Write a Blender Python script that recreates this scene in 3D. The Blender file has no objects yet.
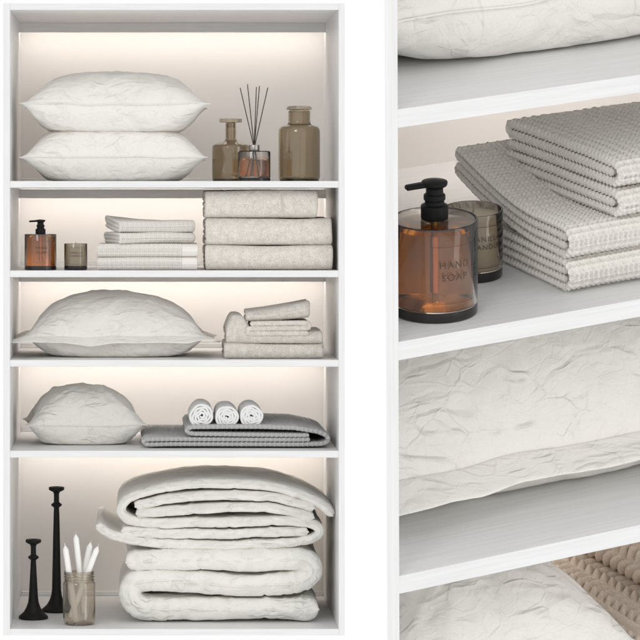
import bpy, math, random
import numpy as np
from mathutils import Matrix, Vector

# ------------------------------------------------------------------ camera, world, lights
S = bpy.context.scene
COL = S.collection
K = 0.80 / 341.0            # metres per photo pixel on the front plane of the cabinet
F = 3070.0                  # focal length in photo pixels
D = F * K                   # camera distance to the front plane
ZC = 430.5 * K              # camera height
cam_d = bpy.data.cameras.new('camera'); cam = bpy.data.objects.new('camera', cam_d); COL.objects.link(cam)
cam.location = (0, -D, ZC); cam.rotation_euler = (math.radians(90), 0, 0)
cam_d.sensor_width = 36; cam_d.lens = 36 * F / 640
cam_d.shift_x = (320 - 145) / 640; cam_d.shift_y = -(320 - 205) / 640
cam_d.clip_end = 100; S.camera = cam

W = bpy.data.worlds.new('World'); S.world = W; W.use_nodes = True
bg = W.node_tree.nodes['Background']; bg.inputs[0].default_value = (1, 1, 1, 1); bg.inputs[1].default_value = 1.0
S.view_settings.view_transform = 'Standard'; S.view_settings.look = 'None'
S.view_settings.exposure = 0; S.view_settings.gamma = 1


def softbox(name, loc, target, sx, sy, power, col=(1, 1, 1)):
    l = bpy.data.lights.new(name, 'AREA'); l.shape = 'RECTANGLE'; l.size = sx; l.size_y = sy; l.energy = power; l.color = col
    o = bpy.data.objects.new(name, l); COL.objects.link(o); o.location = loc
    o.rotation_euler = (Vector(target) - Vector(loc)).to_track_quat('-Z', 'Y').to_euler()
    return o


softbox('softbox_lamp', (22.0, -18.0, 1.2), (0.1, -2.0, 0.8), 7.5, 22.0, 900, (1, 0.985, 0.96))
softbox('front_softbox_lamp', (-14.0, -34.0, 12.0), (0.2, 0, 0.8), 9.0, 9.0, 1500, (1, 0.99, 0.975))
S.cycles.use_adaptive_sampling = True; S.cycles.adaptive_threshold = 0.02
S.cycles.max_bounces = 12; S.cycles.diffuse_bounces = 10; S.cycles.glossy_bounces = 4; S.cycles.transmission_bounces = 10
LED_POWER = 7.6

# ------------------------------------------------------------------ numpy helpers
def hash01(ix, iy, iz, seed):
    h = (ix * 374761393 + iy * 668265263 + iz * 2147483647 + seed * 1274126177) & 0xffffffff
    h = ((h ^ (h >> 13)) * 1274126177) & 0xffffffff
    h = ((h ^ (h >> 16)) * 2246822519) & 0xffffffff
    return ((h ^ (h >> 15)) & 0xffff) / 65535.0


def vnoise(P, scale=1.0, seed=0):
    P = np.asarray(P, float) * scale + 1000.0
    i = np.floor(P).astype(np.int64); f = P - i; f = f * f * (3 - 2 * f)
    r = 0
    for dx in (0, 1):
        for dy in (0, 1):
            for dz in (0, 1):
                w = (f[:, 0] if dx else 1 - f[:, 0]) * (f[:, 1] if dy else 1 - f[:, 1]) * (f[:, 2] if dz else 1 - f[:, 2])
                r = r + w * hash01(i[:, 0] + dx, i[:, 1] + dy, i[:, 2] + dz, seed)
    return r * 2 - 1


def fbm(P, scale, seed=0, octv=3):
    r = 0; a = 1.0
    for o in range(octv):
        r = r + a * vnoise(P, scale * 2 ** o, seed + 17 * o); a *= 0.5
    return r


def ridge(P, scale, seed=0):
    """sharp creases: 1 on the crease lines, 0 away from them"""
    return np.clip(1 - np.abs(vnoise(P, scale, seed)) * 5, 0, 1) ** 1.5


def creases(V, n, seed, L=(.03, .10), wd=(.003, .007), amp=.0040):
    """n straight pinched folds with soft ends, scattered over the plan of V"""
    rng = np.random.RandomState(seed); lo = V[:, :2].min(0); hi = V[:, :2].max(0); h = np.zeros(len(V))
    for _ in range(n):
        c = lo + (hi - lo) * rng.rand(2); a = rng.rand() * math.pi
        if rng.rand() < .5:    # many folds run in from the nearest corner
            k = np.where(c > (lo + hi) / 2, hi, lo); a = math.atan2(*(k - c)[::-1]) + rng.randn() * .3
        l = rng.uniform(*L); w = rng.uniform(*wd); A = amp * rng.uniform(.4, 1) * (1 if rng.rand() < .7 else -1)
        d = V[:, :2] - c; u = d[:, 0] * math.cos(a) + d[:, 1] * math.sin(a); v = -d[:, 0] * math.sin(a) + d[:, 1] * math.cos(a)
        v = v + u * u * rng.uniform(-2, 2)
        h += A * np.exp(-np.abs(v / w) ** 1.3) * np.clip(1 - (u / l) ** 2, 0, 1)
    return h


def smoothmax(a, b, r):
    h = np.clip(0.5 + 0.5 * (a - b) / r, 0, 1)
    return b * (1 - h) + a * h + r * h * (1 - h)


def smoothmin(a, b, r):
    return -smoothmax(-a, -b, r)


def make_mesh(name, V, Fq, uv=None, smooth=True):
    V = np.asarray(V, np.float32); me = bpy.data.meshes.new(name)
    if isinstance(Fq, np.ndarray):
        nf, k = Fq.shape
        me.vertices.add(len(V)); me.vertices.foreach_set('co', V.ravel())
        me.loops.add(nf * k); me.loops.foreach_set('vertex_index', Fq.astype(np.int32).ravel())
        me.polygons.add(nf); me.polygons.foreach_set('loop_start', np.arange(0, nf * k, k, dtype=np.int32))
        if uv is not None:
            l = me.uv_layers.new(name='UVMap')
            l.data.foreach_set('uv', np.asarray(uv, np.float32)[Fq.ravel()].ravel())
        me.update(calc_edges=True)
    else:
        me.from_pydata(V.tolist(), [], Fq); me.update()
    me.validate()
    if smooth:
        me.polygons.foreach_set('use_smooth', np.ones(len(me.polygons), bool))
    return me


def obj(name, me, mat=None, parent=None):
    o = bpy.data.objects.new(name, me); COL.objects.link(o)
    if mat is not None and me is not None and len(me.materials) == 0:
        me.materials.append(mat)
    if parent is not None:
        o.parent = parent
    return o


def tag(o, label=None, cat=None, group=None, kind=None):
    if label: o['label'] = label
    if cat: o['category'] = cat
    if group: o['group'] = group
    if kind: o['kind'] = kind
    return o


def thing(name, label, cat, loc=(0, 0, 0), rz=0, group=None):
    o = bpy.data.objects.new(name, None); COL.objects.link(o); o.location = loc; o.rotation_euler = (0, 0, rz)
    o.empty_display_size = 0.05
    return tag(o, label, cat, group)


def kids(o):
    return [c for c in bpy.data.objects if c.parent == o]


def copy_tree(o, parent=None):
    c = o.copy(); COL.objects.link(c); c.parent = parent
    for ch in kids(o):
        copy_tree(ch, c)
    return c


def merge(*parts):
    """(V, faces list) pieces -> one"""
    VV = []; FF = []; n = 0
    for V, Fc in parts:
        VV.append(np.asarray(V, float)); FF += [tuple(int(i) + n for i in f) for f in Fc]; n += len(V)
    return np.concatenate(VV), FF


def box(x0, x1, y0, y1, z0, z1, b=0.0):
    """box with the edges of all sides chamfered by b"""
    if b <= 0:
        V = [(x, y, z) for x in (x0, x1) for y in (y0, y1) for z in (z0, z1)]
        return np.array(V, float), [(0, 1, 3, 2), (4, 6, 7, 5), (0, 4, 5, 1), (2, 3, 7, 6), (0, 2, 6, 4), (1, 5, 7, 3)]
    import bmesh
    bm = bmesh.new(); bmesh.ops.create_cube(bm, size=1)
    for v in bm.verts:
        v.co = ((x0 + x1) / 2 + v.co.x * (x1 - x0), (y0 + y1) / 2 + v.co.y * (y1 - y0), (z0 + z1) / 2 + v.co.z * (z1 - z0))
    bmesh.ops.bevel(bm, geom=bm.edges[:], offset=b, segments=1, affect='EDGES', profile=0.5)
    bm.verts.index_update()
    V = np.array([v.co[:] for v in bm.verts]); Fc = [tuple(v.index for v in f.verts) for f in bm.faces]; bm.free()
    return V, Fc


def prism(poly, z0, z1):
    n = len(poly)
    V = [(x, y, z0) for x, y in poly] + [(x, y, z1) for x, y in poly]
    Fc = [tuple(reversed(range(n))), tuple(range(n, 2 * n))] + [(i, (i + 1) % n, n + (i + 1) % n, n + i) for i in range(n)]
    return np.array(V, float), Fc


def lathe(prof, n=64, cx=0, cy=0):
    """prof: list of (r, z); closes on the axis where r == 0"""
    V = []; Fc = []; rows = []
    for r, z in prof:
        if r <= 1e-9:
            rows.append([len(V)]); V.append((cx, cy, z))
        else:
            rows.append(list(range(len(V), len(V) + n)))
            V += [(cx + r * math.cos(2 * math.pi * i / n), cy + r * math.sin(2 * math.pi * i / n), z) for i in range(n)]
    for a, b in zip(rows[:-1], rows[1:]):
        for i in range(n):
            j = (i + 1) % n
            if len(a) == 1 and len(b) == 1: continue
            if len(a) == 1: Fc.append((a[0], b[j], b[i]))
            elif len(b) == 1: Fc.append((a[i], a[j], b[0]))
            else: Fc.append((a[i], a[j], b[j], b[i]))
    return np.array(V, float), Fc


def rounded(pts, r, seg=5):
    """round the corners of an open (r, z) profile"""
    out = [pts[0]]
    for p0, p1, p2 in zip(pts[:-2], pts[1:-1], pts[2:]):
        a = np.array(p0) - p1; b = np.array(p2) - p1
        la = np.linalg.norm(a); lb = np.linalg.norm(b)
        rr = min(r, la * 0.45, lb * 0.45)
        A = np.array(p1) + a / la * rr; B = np.array(p1) + b / lb * rr
        for t in np.linspace(0, 1, seg):
            out.append(tuple((1 - t) ** 2 * A + 2 * t * (1 - t) * np.array(p1) + t * t * B))
    out.append(pts[-1])
    return out


def rod(p0, p1, r0, r1, n=16, tip=None):
    """tapered round bar; tip adds a cone of that length"""
    p0 = Vector(p0); p1 = Vector(p1); d = (p1 - p0); L = d.length
    prof = [(0, 0), (r0, 0), (r1, L)]
    if tip: prof += [(r1 * 0.75, L + tip * 0.35), (r1 * 0.3, L + tip * 0.85), (0, L + tip)]
    else: prof += [(0, L)]
    V, Fc = lathe(prof, n)
    q = Vector((0, 0, 1)).rotation_difference(d.normalized()).to_matrix()
    V = np.array([(q @ Vector(v) + p0)[:] for v in V])
    return V, Fc


def resample(path, step):
    P = np.asarray(path, float)
    d = np.r_[0, np.cumsum(np.linalg.norm(np.diff(P, axis=0), axis=1))]
    n = max(4, int(round(d[-1] / step)) + 1)
    s = np.linspace(0, d[-1], n)
    return np.stack([np.interp(s, d, P[:, i]) for i in range(P.shape[1])], 1), s


def catmull(pts, sub=12):
    P = np.asarray(pts, float); P = np.vstack([2 * P[0] - P[1], P, 2 * P[-1] - P[-2]])
    out = []
    for i in range(1, len(P) - 2):
        for t in np.linspace(0, 1, sub, endpoint=False):
            a, b, c, d = P[i - 1], P[i], P[i + 1], P[i + 2]
            out.append(0.5 * (2 * b + (c - a) * t + (2 * a - 5 * b + 4 * c - d) * t * t + (3 * b - a - 3 * c + d) * t ** 3))
    out.append(P[-2])
    return np.array(out)


def sweep(path, width, t, step, stepw, plane='yz', er=None, disp=None, wob=None, rib=None, prof=(2, .5)):
    """A soft sheet: thickness t, laid along a 2-D path and as wide as width across it; edges rounded.
    plane 'yz': path in (y, z), width along x.  plane 'xz': path in (x, z), width along y.
    disp(s, w, side) -> height added outwards.  Returns V, quads, uv."""
    er = er or t / 2
    P, s = resample(path, step)
    T = np.gradient(P, axis=0); T /= np.linalg.norm(T, axis=1)[:, None] + 1e-12
    for _ in range(2):
        T[1:-1] = (T[:-2] + T[1:-1] * 2 + T[2:]) / 4
    T /= np.linalg.norm(T, axis=1)[:, None] + 1e-12
    N = np.stack([-T[:, 1], T[:, 0]], 1)
    a = np.linspace(0, math.pi / 2, 6)
    edge = er * (1 - np.cos(a))[:-1]
    core = np.linspace(er, width - er, max(2, int(round((width - 2 * er) / stepw)) + 1))
    w = np.r_[edge, core, width - edge[::-1]] - width / 2
    tt = np.clip((np.abs(w) - (width / 2 - er)) / er, 0, 1)
    hw = np.clip(1 - tt ** prof[0], 0.0, 1) ** prof[1]
    e2 = t / 2
    ts = np.clip((e2 - np.minimum(s, s[-1] - s)) / e2, 0, 1)
    hs = np.sqrt(np.clip(1 - ts ** 2, 0.0, 1))
    H = t / 2 * np.outer(hs, hw) + 1e-5
    n, m = H.shape
    SS, WW = np.meshgrid(s, w, indexing='ij')
    WX = WW - np.sign(WW) * rib[0] * (tt ** .5)[None, :] * (np.cos(math.pi * SS / rib[1]) ** 2) if rib else WW
    V = []
    for side in (1, -1):
        h = H.copy()
        if disp is not None:
            h = h + disp(SS, WW, side) * np.clip(np.outer(hs, hw), 0, 1)
        c = P[:, None, :] + N[:, None, :] * (h * side)[:, :, None]
        if plane == 'yz': v = np.stack([WX, c[:, :, 0], c[:, :, 1]], 2)
        else: v = np.stack([c[:, :, 0], WX, c[:, :, 1]], 2)
        V.append(v.reshape(-1, 3))
    V = np.concatenate(V)
    uv = np.stack([np.r_[SS.ravel(), SS.ravel()], np.r_[WW.ravel(), WW.ravel()]], 1)
    idx = np.arange(n * m).reshape(n, m); q = []
    A = np.stack([idx[:-1, :-1], idx[1:, :-1], idx[1:, 1:], idx[:-1, 1:]], -1).reshape(-1, 4)
    B = A[:, ::-1] + n * m
    q = [A, B]
    o = n * m
    for e in (idx[:, 0], idx[:, -1][::-1], idx[0, :][::-1], idx[-1, :]):
        q.append(np.stack([e[:-1], e[:-1] + o, e[1:] + o, e[1:]], -1))
    Q = np.concatenate(q)
    if plane == 'yz': Q = Q[:, ::-1]
    if wob is not None: V = wob(V)
    return V, np.ascontiguousarray(Q), uv


def join_q(parts):
    VV = []; QQ = []; UU = []; n = 0
    for V, Q, U in parts:
        VV.append(V); QQ.append(Q + n); UU.append(U); n += len(V)
    return np.concatenate(VV), np.concatenate(QQ), np.concatenate(UU)


# ------------------------------------------------------------------ materials
def nodemat(name):
    m = bpy.data.materials.new(name); m.use_nodes = True
    nt = m.node_tree; b = nt.nodes['Principled BSDF']
    return m, nt, b


def N(nt, typ, **kw):
    n = nt.nodes.new(typ)
    for k, v in kw.items():
        if k.startswith('i_'):
            key = k[2:]; key = int(key) if key.isdigit() else key.replace('_', ' ')
            n.inputs[key].default_value = v
        else: setattr(n, k, v)
    return n


def lk(nt, a, b): nt.links.new(a, b)


def plain(name, col, rough=0.5, metal=0.0, spec=0.5):
    m, nt, b = nodemat(name)
    b.inputs['Base Color'].default_value = (*col, 1); b.inputs['Roughness'].default_value = rough
    b.inputs['Metallic'].default_value = metal; b.inputs['Specular IOR Level'].default_value = spec
    return m


def mathn(nt, op, a, b=None, clamp=False):
    n = nt.nodes.new('ShaderNodeMath'); n.operation = op; n.use_clamp = clamp
    for i, v in enumerate((a, b)):
        if v is None: continue
        if isinstance(v, (int, float)): n.inputs[i].default_value = v
        else: nt.links.new(v, n.inputs[i])
    return n.outputs[0]


def lacquer(name, axis, col=(0.775, 0.775, 0.776), bump=0.6):
    """white painted wood, fine open grain running along axis"""
    m, nt, b = nodemat(name)
    tc = N(nt, 'ShaderNodeTexCoord'); mp = N(nt, 'ShaderNodeMapping')
    sc = [260, 260, 260]; sc[axis] = 9
    mp.inputs['Scale'].default_value = sc
    lk(nt, tc.outputs['Object'], mp.inputs[0])
    n1 = N(nt, 'ShaderNodeTexNoise', i_Scale=1.0, i_Detail=4.0, i_Roughness=0.6); lk(nt, mp.outputs[0], n1.inputs['Vector'])
    r = N(nt, 'ShaderNodeValToRGB'); r.color_ramp.elements[0].position = 0.35; r.color_ramp.elements[1].position = 0.62
    r.color_ramp.elements[0].color = (col[0] * .93, col[1] * .93, col[2] * .93, 1); r.color_ramp.elements[1].color = (*col, 1)
    lk(nt, n1.outputs[0], r.inputs[0]); lk(nt, r.outputs[0], b.inputs['Base Color'])
    bp = N(nt, 'ShaderNodeBump', i_Strength=bump, i_Distance=0.0006); lk(nt, n1.outputs[0], bp.inputs['Height'])
    lk(nt, bp.outputs[0], b.inputs['Normal'])
    b.inputs['Roughness'].default_value = 0.42
    return m


def linen(name, col, crinkle=1.0, sc=1.0):
    """crinkled washed linen: long fold lines, small creases and a fine weave"""
    m, nt, b = nodemat(name)
    tc = N(nt, 'ShaderNodeTexCoord')
    wn = N(nt, 'ShaderNodeTexNoise', i_Scale=9.0 * sc, i_Detail=3.0); lk(nt, tc.outputs['Object'], wn.inputs['Vector'])
    sub = N(nt, 'ShaderNodeVectorMath', operation='SUBTRACT'); lk(nt, wn.outputs['Color'], sub.inputs[0]); sub.inputs[1].default_value = (.5, .5, .5)
    sca = N(nt, 'ShaderNodeVectorMath', operation='SCALE'); lk(nt, sub.outputs[0], sca.inputs[0]); sca.inputs['Scale'].default_value = 0.05 / sc
    add = N(nt, 'ShaderNodeVectorMath', operation='ADD'); lk(nt, tc.outputs['Object'], add.inputs[0]); lk(nt, sca.outputs[0], add.inputs[1])
    hs = []
    for i, (s, wd, amp) in enumerate(((22 * sc, 0.035, 0.4), (40 * sc, 0.08, 0.75), (90 * sc, 0.12, 0.5))):
        mp = N(nt, 'ShaderNodeMapping'); mp.inputs['Rotation'].default_value = (0.3 * i, 0.5 * i, 0.9 * i)
        mp.inputs['Scale'].default_value = (1, 1.0 + 0.6 * (i % 2), 1.5 - 0.5 * (i % 2))
        lk(nt, add.outputs[0], mp.inputs[0])
        v = N(nt, 'ShaderNodeTexVoronoi', feature='DISTANCE_TO_EDGE', i_Scale=s); lk(nt, mp.outputs[0], v.inputs['Vector'])
        mr = N(nt, 'ShaderNodeMapRange'); mr.inputs['From Max'].default_value = wd
        mr.inputs['To Min'].default_value = 1; mr.inputs['To Max'].default_value = 0
        lk(nt, v.outputs['Distance'], mr.inputs['Value'])
        k = N(nt, 'ShaderNodeTexNoise', i_Scale=s * 0.6, i_Detail=2.0); lk(nt, mp.outputs[0], k.inputs['Vector'])
        km = N(nt, 'ShaderNodeMapRange'); km.inputs['From Min'].default_value = 0.44; km.inputs['From Max'].default_value = 0.68
        km.inputs['To Min'].default_value = -0.25
        lk(nt, k.outputs[0], km.inputs['Value'])
        # each facet between creases also sits at its own height
        fc = N(nt, 'ShaderNodeTexVoronoi', feature='F1', i_Scale=s)
        lk(nt, mp.outputs[0], fc.inputs['Vector'])
        hs.append(mathn(nt, 'ADD', mathn(nt, 'MULTIPLY', mathn(nt, 'MULTIPLY', mr.outputs[0], km.outputs[0]), amp * crinkle * 0.8 / (1 + i)),
                        mathn(nt, 'MULTIPLY', mathn(nt, 'MULTIPLY', fc.outputs['Distance'], k.outputs[0]), -0.7 * amp * crinkle / (1 + i))))
    for i, (ang, s) in enumerate(((0.4, 30 * sc), (1.5, 42 * sc), (2.5, 36 * sc), (-.5, 60 * sc))):
        mp = N(nt, 'ShaderNodeMapping'); mp.inputs['Rotation'].default_value = (0.5 * i, 0.35 * i, ang); mp.inputs['Scale'].default_value = (.17, 1, .6)
        lk(nt, add.outputs[0], mp.inputs[0])
        k = N(nt, 'ShaderNodeTexNoise', i_Scale=s, i_Detail=1.0, i_Roughness=0.4); lk(nt, mp.outputs[0], k.inputs['Vector'])
        rg = mathn(nt, 'SUBTRACT', 1.0, mathn(nt, 'MULTIPLY', mathn(nt, 'ABSOLUTE', mathn(nt, 'SUBTRACT', k.outputs[0], 0.5)), 14.0), True)
        mk = N(nt, 'ShaderNodeTexNoise', i_Scale=s * .5, i_Detail=1.0); lk(nt, tc.outputs['Object'], mk.inputs['Vector'])
        mm = N(nt, 'ShaderNodeMapRange'); mm.inputs['From Min'].default_value = 0.53; mm.inputs['From Max'].default_value = 0.70
        lk(nt, mk.outputs[0], mm.inputs['Value'])
        hs[i % 3] = mathn(nt, 'ADD', hs[i % 3], mathn(nt, 'MULTIPLY', mathn(nt, 'MULTIPLY', rg, mm.outputs[0]), crinkle * (0.8 if i % 2 else -0.7)))
    lump = N(nt, 'ShaderNodeTexNoise', i_Scale=15.0 * sc, i_Detail=4.0, i_Roughness=0.5); lk(nt, add.outputs[0], lump.inputs['Vector'])
    h = mathn(nt, 'ADD', mathn(nt, 'ADD', hs[0], hs[1]), mathn(nt, 'ADD', hs[2], mathn(nt, 'MULTIPLY', lump.outputs[0], 2.0 * crinkle)))
    bp = N(nt, 'ShaderNodeBump', i_Strength=0.8, i_Distance=0.0033 / sc); lk(nt, h, bp.inputs['Height'])
    wv = N(nt, 'ShaderNodeTexNoise', i_Scale=900.0, i_Detail=2.0); lk(nt, tc.outputs['Object'], wv.inputs['Vector'])
    b2 = N(nt, 'ShaderNodeBump', i_Strength=0.22, i_Distance=0.0006); lk(nt, wv.outputs[0], b2.inputs['Height']); lk(nt, bp.outputs[0], b2.inputs['Normal'])
    lk(nt, b2.outputs[0], b.inputs['Normal'])
    mix = N(nt, 'ShaderNodeMix', data_type='RGBA'); lk(nt, wv.outputs[0], mix.inputs['Factor'])
    mix.inputs['A'].default_value = (col[0] * .95, col[1] * .95, col[2] * .94, 1); mix.inputs['B'].default_value = (min(1, col[0] * 1.04), min(1, col[1] * 1.04), min(1, col[2] * 1.04), 1)
    lk(nt, mix.outputs['Result'], b.inputs['Base Color'])
    b.inputs['Roughness'].default_value = 0.85; b.inputs['Specular IOR Level'].default_value = 0.2
    b.inputs['Sheen Weight'].default_value = 0.15
    return m


def terry(name, ca, cb, scale=420, dist=0.0025):
    """flecked terry cloth: loops as bump, flecks as colour"""
    m, nt, b = nodemat(name)
    tc = N(nt, 'ShaderNodeTexCoord')
    n1 = N(nt, 'ShaderNodeTexNoise', i_Scale=float(scale), i_Detail=3.0, i_Roughness=0.7); lk(nt, tc.outputs['Object'], n1.inputs['Vector'])
    n2 = N(nt, 'ShaderNodeTexNoise', i_Scale=scale * 0.18, i_Detail=3.0); lk(nt, tc.outputs['Object'], n2.inputs['Vector'])
    v = N(nt, 'ShaderNodeTexVoronoi', i_Scale=scale * 0.9); lk(nt, tc.outputs['Object'], v.inputs['Vector'])
    f = mathn(nt, 'ADD', mathn(nt, 'MULTIPLY', n1.outputs[0], 0.7), mathn(nt, 'MULTIPLY', n2.outputs[0], 0.3))
    r = N(nt, 'ShaderNodeValToRGB'); r.color_ramp.elements[0].position = 0.38; r.color_ramp.elements[1].position = 0.6
    r.color_ramp.elements[0].color = (*ca, 1); r.color_ramp.elements[1].color = (*cb, 1)
    lk(nt, f, r.inputs[0]); lk(nt, r.outputs[0], b.inputs['Base Color'])
    h = mathn(nt, 'ADD', mathn(nt, 'MULTIPLY', v.outputs['Distance'], -0.6), mathn(nt, 'ADD', n1.outputs[0], mathn(nt, 'MULTIPLY', n2.outputs[0], 0.8)))
    bp = N(nt, 'ShaderNodeBump', i_Strength=0.8, i_Distance=dist); lk(nt, h, bp.inputs['Height']); lk(nt, bp.outputs[0], b.inputs['Normal'])
    b.inputs['Roughness'].default_value = 0.95; b.inputs['Specular IOR Level'].default_value = 0.1; b.inputs['Sheen Weight'].default_value = 0.3
    return m


def yarn(name, ca, cb, scale=900):
    m, nt, b = nodemat(name)
    tc = N(nt, 'ShaderNodeTexCoord')
    n1 = N(nt, 'ShaderNodeTexNoise', i_Scale=float(scale), i_Detail=3.0, i_Roughness=0.65); lk(nt, tc.outputs['Object'], n1.inputs['Vector'])
    r = N(nt, 'ShaderNodeValToRGB'); r.color_ramp.elements[0].position = 0.3; r.color_ramp.elements[1].position = 0.68
    r.color_ramp.elements[0].color = (*ca, 1); r.color_ramp.elements[1].color = (*cb, 1)
    lk(nt, n1.outputs[0], r.inputs[0]); lk(nt, r.outputs[0], b.inputs['Base Color'])
    bp = N(nt, 'ShaderNodeBump', i_Strength=0.5, i_Distance=0.0006); lk(nt, n1.outputs[0], bp.inputs['Height']); lk(nt, bp.outputs[0], b.inputs['Normal'])
    b.inputs['Roughness'].default_value = 0.9; b.inputs['Specular IOR Level'].default_value = 0.15; b.inputs['Sheen Weight'].default_value = 0.2
    return m


def glass(name, col, ior=1.45, rough=0.0):
    m, nt, b = nodemat(name)
    b.inputs['Base Color'].default_value = (*col, 1); b.inputs['Roughness'].default_value = rough
    b.inputs['Transmission Weight'].default_value = 1.0; b.inputs['IOR'].default_value = ior
    return m


def emit(name, col, st):
    m, nt, b = nodemat(name)
    b.inputs['Base Color'].default_value = (.8, .8, .8, 1)
    b.inputs['Emission Color'].default_value = (*col, 1); b.inputs['Emission Strength'].default_value = st
    return m


M = dict(
    wv=lacquer('white_lacquer_vertical', 2), wh=lacquer('white_lacquer_level', 0),
    back=plain('warm_back_panel', (0.81, 0.785, 0.76), 0.6),
    linen=linen('washed_linen', (0.81, 0.79, 0.75)), linen2=linen('duvet_linen', (0.79, 0.775, 0.735), 1.1, 0.7),
    waffle=yarn('waffle_cotton', (0.76, 0.735, 0.69), (0.87, 0.845, 0.80)),
    bath=terry('beige_bath_terry', (0.60, 0.55, 0.485), (0.85, 0.81, 0.75), 380),
    hand=terry('sand_hand_terry', (0.57, 0.525, 0.46), (0.83, 0.79, 0.735), 430),
    roll=yarn('white_roll_cotton', (0.78, 0.78, 0.77), (0.88, 0.88, 0.87)),
    knit=yarn('grey_knit_yarn', (0.38, 0.38, 0.375), (0.60, 0.60, 0.59), 700),
    knit2=yarn('warm_lit_knit_yarn', (0.62, 0.545, 0.47), (0.78, 0.70, 0.615), 500),  # warm-lit copy of the grey knit: the brown tint is light painted in
    black=plain('black_plastic', (0.008, 0.008, 0.008), 0.4, 0.0, 0.15), iron=plain('black_iron', (0.009, 0.0085, 0.008), 0.5, 0.0, 0.25),
    baseblk=plain('black_base', (0.012, 0.010, 0.009), 0.2),
    amber=glass('amber_liquid', (0.62, 0.215, 0.018), 1.36), clear=glass('tinted_clear_glass', (0.95, 0.91, 0.86), 1.52),
    brown=glass('brown_glass', (0.61, 0.54, 0.42), 1.6), smoke=glass('smoke_glass', (0.85, 0.79, 0.71), 1.6),
    print=plain('dark_print', (0.045, 0.028, 0.018), 0.5), wax=plain('white_wax', (0.86, 0.85, 0.82), 0.45),
    wax2=plain('cream_wax', (0.54, 0.48, 0.37), 0.5), wick=plain('wick', (0.25, 0.22, 0.18), 0.9),
    reed=plain('dark_reed', (0.035, 0.026, 0.02), 0.7), steel=plain('collar_metal', (0.35, 0.33, 0.3), 0.3, 1.0),
    brass=plain('brass_tube', (0.7, 0.45, 0.15), 0.3, 1.0), tan=plain('tan_label', (0.30, 0.25, 0.17), 0.7),
    led=emit('warm_led', (1.0, 0.92, 0.85), LED_POWER), thread=plain('seam_thread', (0.62, 0.60, 0.56), 0.9),
)

# ------------------------------------------------------------------ photo pixels -> the left cabinet
def LX(px, y=0.0): return (px - 145) * K * (1 + y / D)
def LZ(py, y=0.0): return ZC + (205 - py) * K * (1 + y / D)
def KY(y): return K * (1 + y / D)


DEPTH = 0.62
ZF = [LZ(181), LZ(270.5), LZ(360), LZ(450.8), LZ(629)]      # the five surfaces things stand on
ZU = [LZ(10), LZ(187.7), LZ(277.2), LZ(366.7), LZ(457.7)]   # undersides above them
XL, XR = LX(10), LX(338.6)


def build_left_cabinet():
    c = thing('shelving_cabinet', 'tall white open shelving cabinet holding five lit bays, seen whole from the front', 'cabinet', (0, 0, 0))
    p = lambda n, g, m: obj(n, make_mesh(n, *g, smooth=False), m, c)
    p('side_panel', box(LX(3.3), XL, 0, DEPTH + .018, 0, LZ(3.2), .0012), M['wv'])
    p('side_panel', box(XR, LX(344.8), 0, DEPTH + .018, 0, LZ(3.2), .0012), M['wv'])
    p('top_panel', box(XL, XR, 0.0004, DEPTH, ZU[0], LZ(3.2) - .0004, .0008), M['wh'])
    p('bottom_panel', box(XL, XR, 0.0004, DEPTH, 0.0004, ZF[4], .0008), M['wh'])
    p('back_panel', box(XL, XR, DEPTH, DEPTH + .012, 0.002, LZ(3.2) - .002), M['back'])
    for i in range(4):
        p('shelf', box(XL, XR, 0.0004, DEPTH, ZU[i + 1], ZF[i], .0008), M['wh'])
    for i in range(5):
        h = 0.0235
        p('light_pelmet', box(XL, XR, DEPTH - .108, DEPTH - .100, ZU[i] - h, ZU[i] - .0002), M['wh'])
        p('led_strip', box(XL + .004, XR - .004, DEPTH - .096, DEPTH - .074, ZU[i] - .006, ZU[i] - .001), M['led'])
        p('back_ledge', box(XL + .0005, XR - .0005, DEPTH - .012, DEPTH - .0003, ZF[i] + .0002, ZF[i] + .012, .001), M['wh'])
    return c


build_left_cabinet()

# ------------------------------------------------------------------ the close-up cabinet (stands nearer, leaning towards the viewer)
YAW, PIT, ROL = map(math.radians, (24.614622, 15.827914, -1.522007))
NT = Vector((0.21049683, -4.64509102, 1.09241897))
NR = Matrix.Rotation(ROL, 3, 'Y') @ Matrix.Rotation(PIT, 3, 'X') @ Matrix.Rotation(YAW, 3, 'Z')
NM = Matrix.Translation(NT) @ NR.to_4x4()
CL = NR.transposed() @ (Vector((0, -D, ZC)) - NT)            # the eye seen from that cabinet
N_DEPTH = 0.487
NF = [-0.0031592, -0.2072742, -0.4218768, -0.637]            # shelf tops
NU = [0.385, -0.0189025, -0.2236208, -0.4384001, -0.653]     # undersides
OX = -0.0121                                                 # outer edge of the stile
CANT = (OX - CL.x) / (0 - CL.y) + 0.012                      # the canted side runs back at this slope


def cant_x(y, off=0.0): return OX + CANT * y + off


def near_pt(px, py, z):
    """point of the close-up cabinet's level plane z that the photo shows at (px, py)"""
    d = NR.transposed() @ Vector(((px - 145) / F, 1, (205 - py) / F))
    t = (z - CL.z) / d.z
    return CL.x + d.x * t, CL.y + d.y * t


def put_near(o, x, y, z, rz=0.0):
    o.matrix_world = NM @ Matrix.Translation((x, y, z)) @ Matrix.Rotation(rz, 4, 'Z')
    return o


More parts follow.
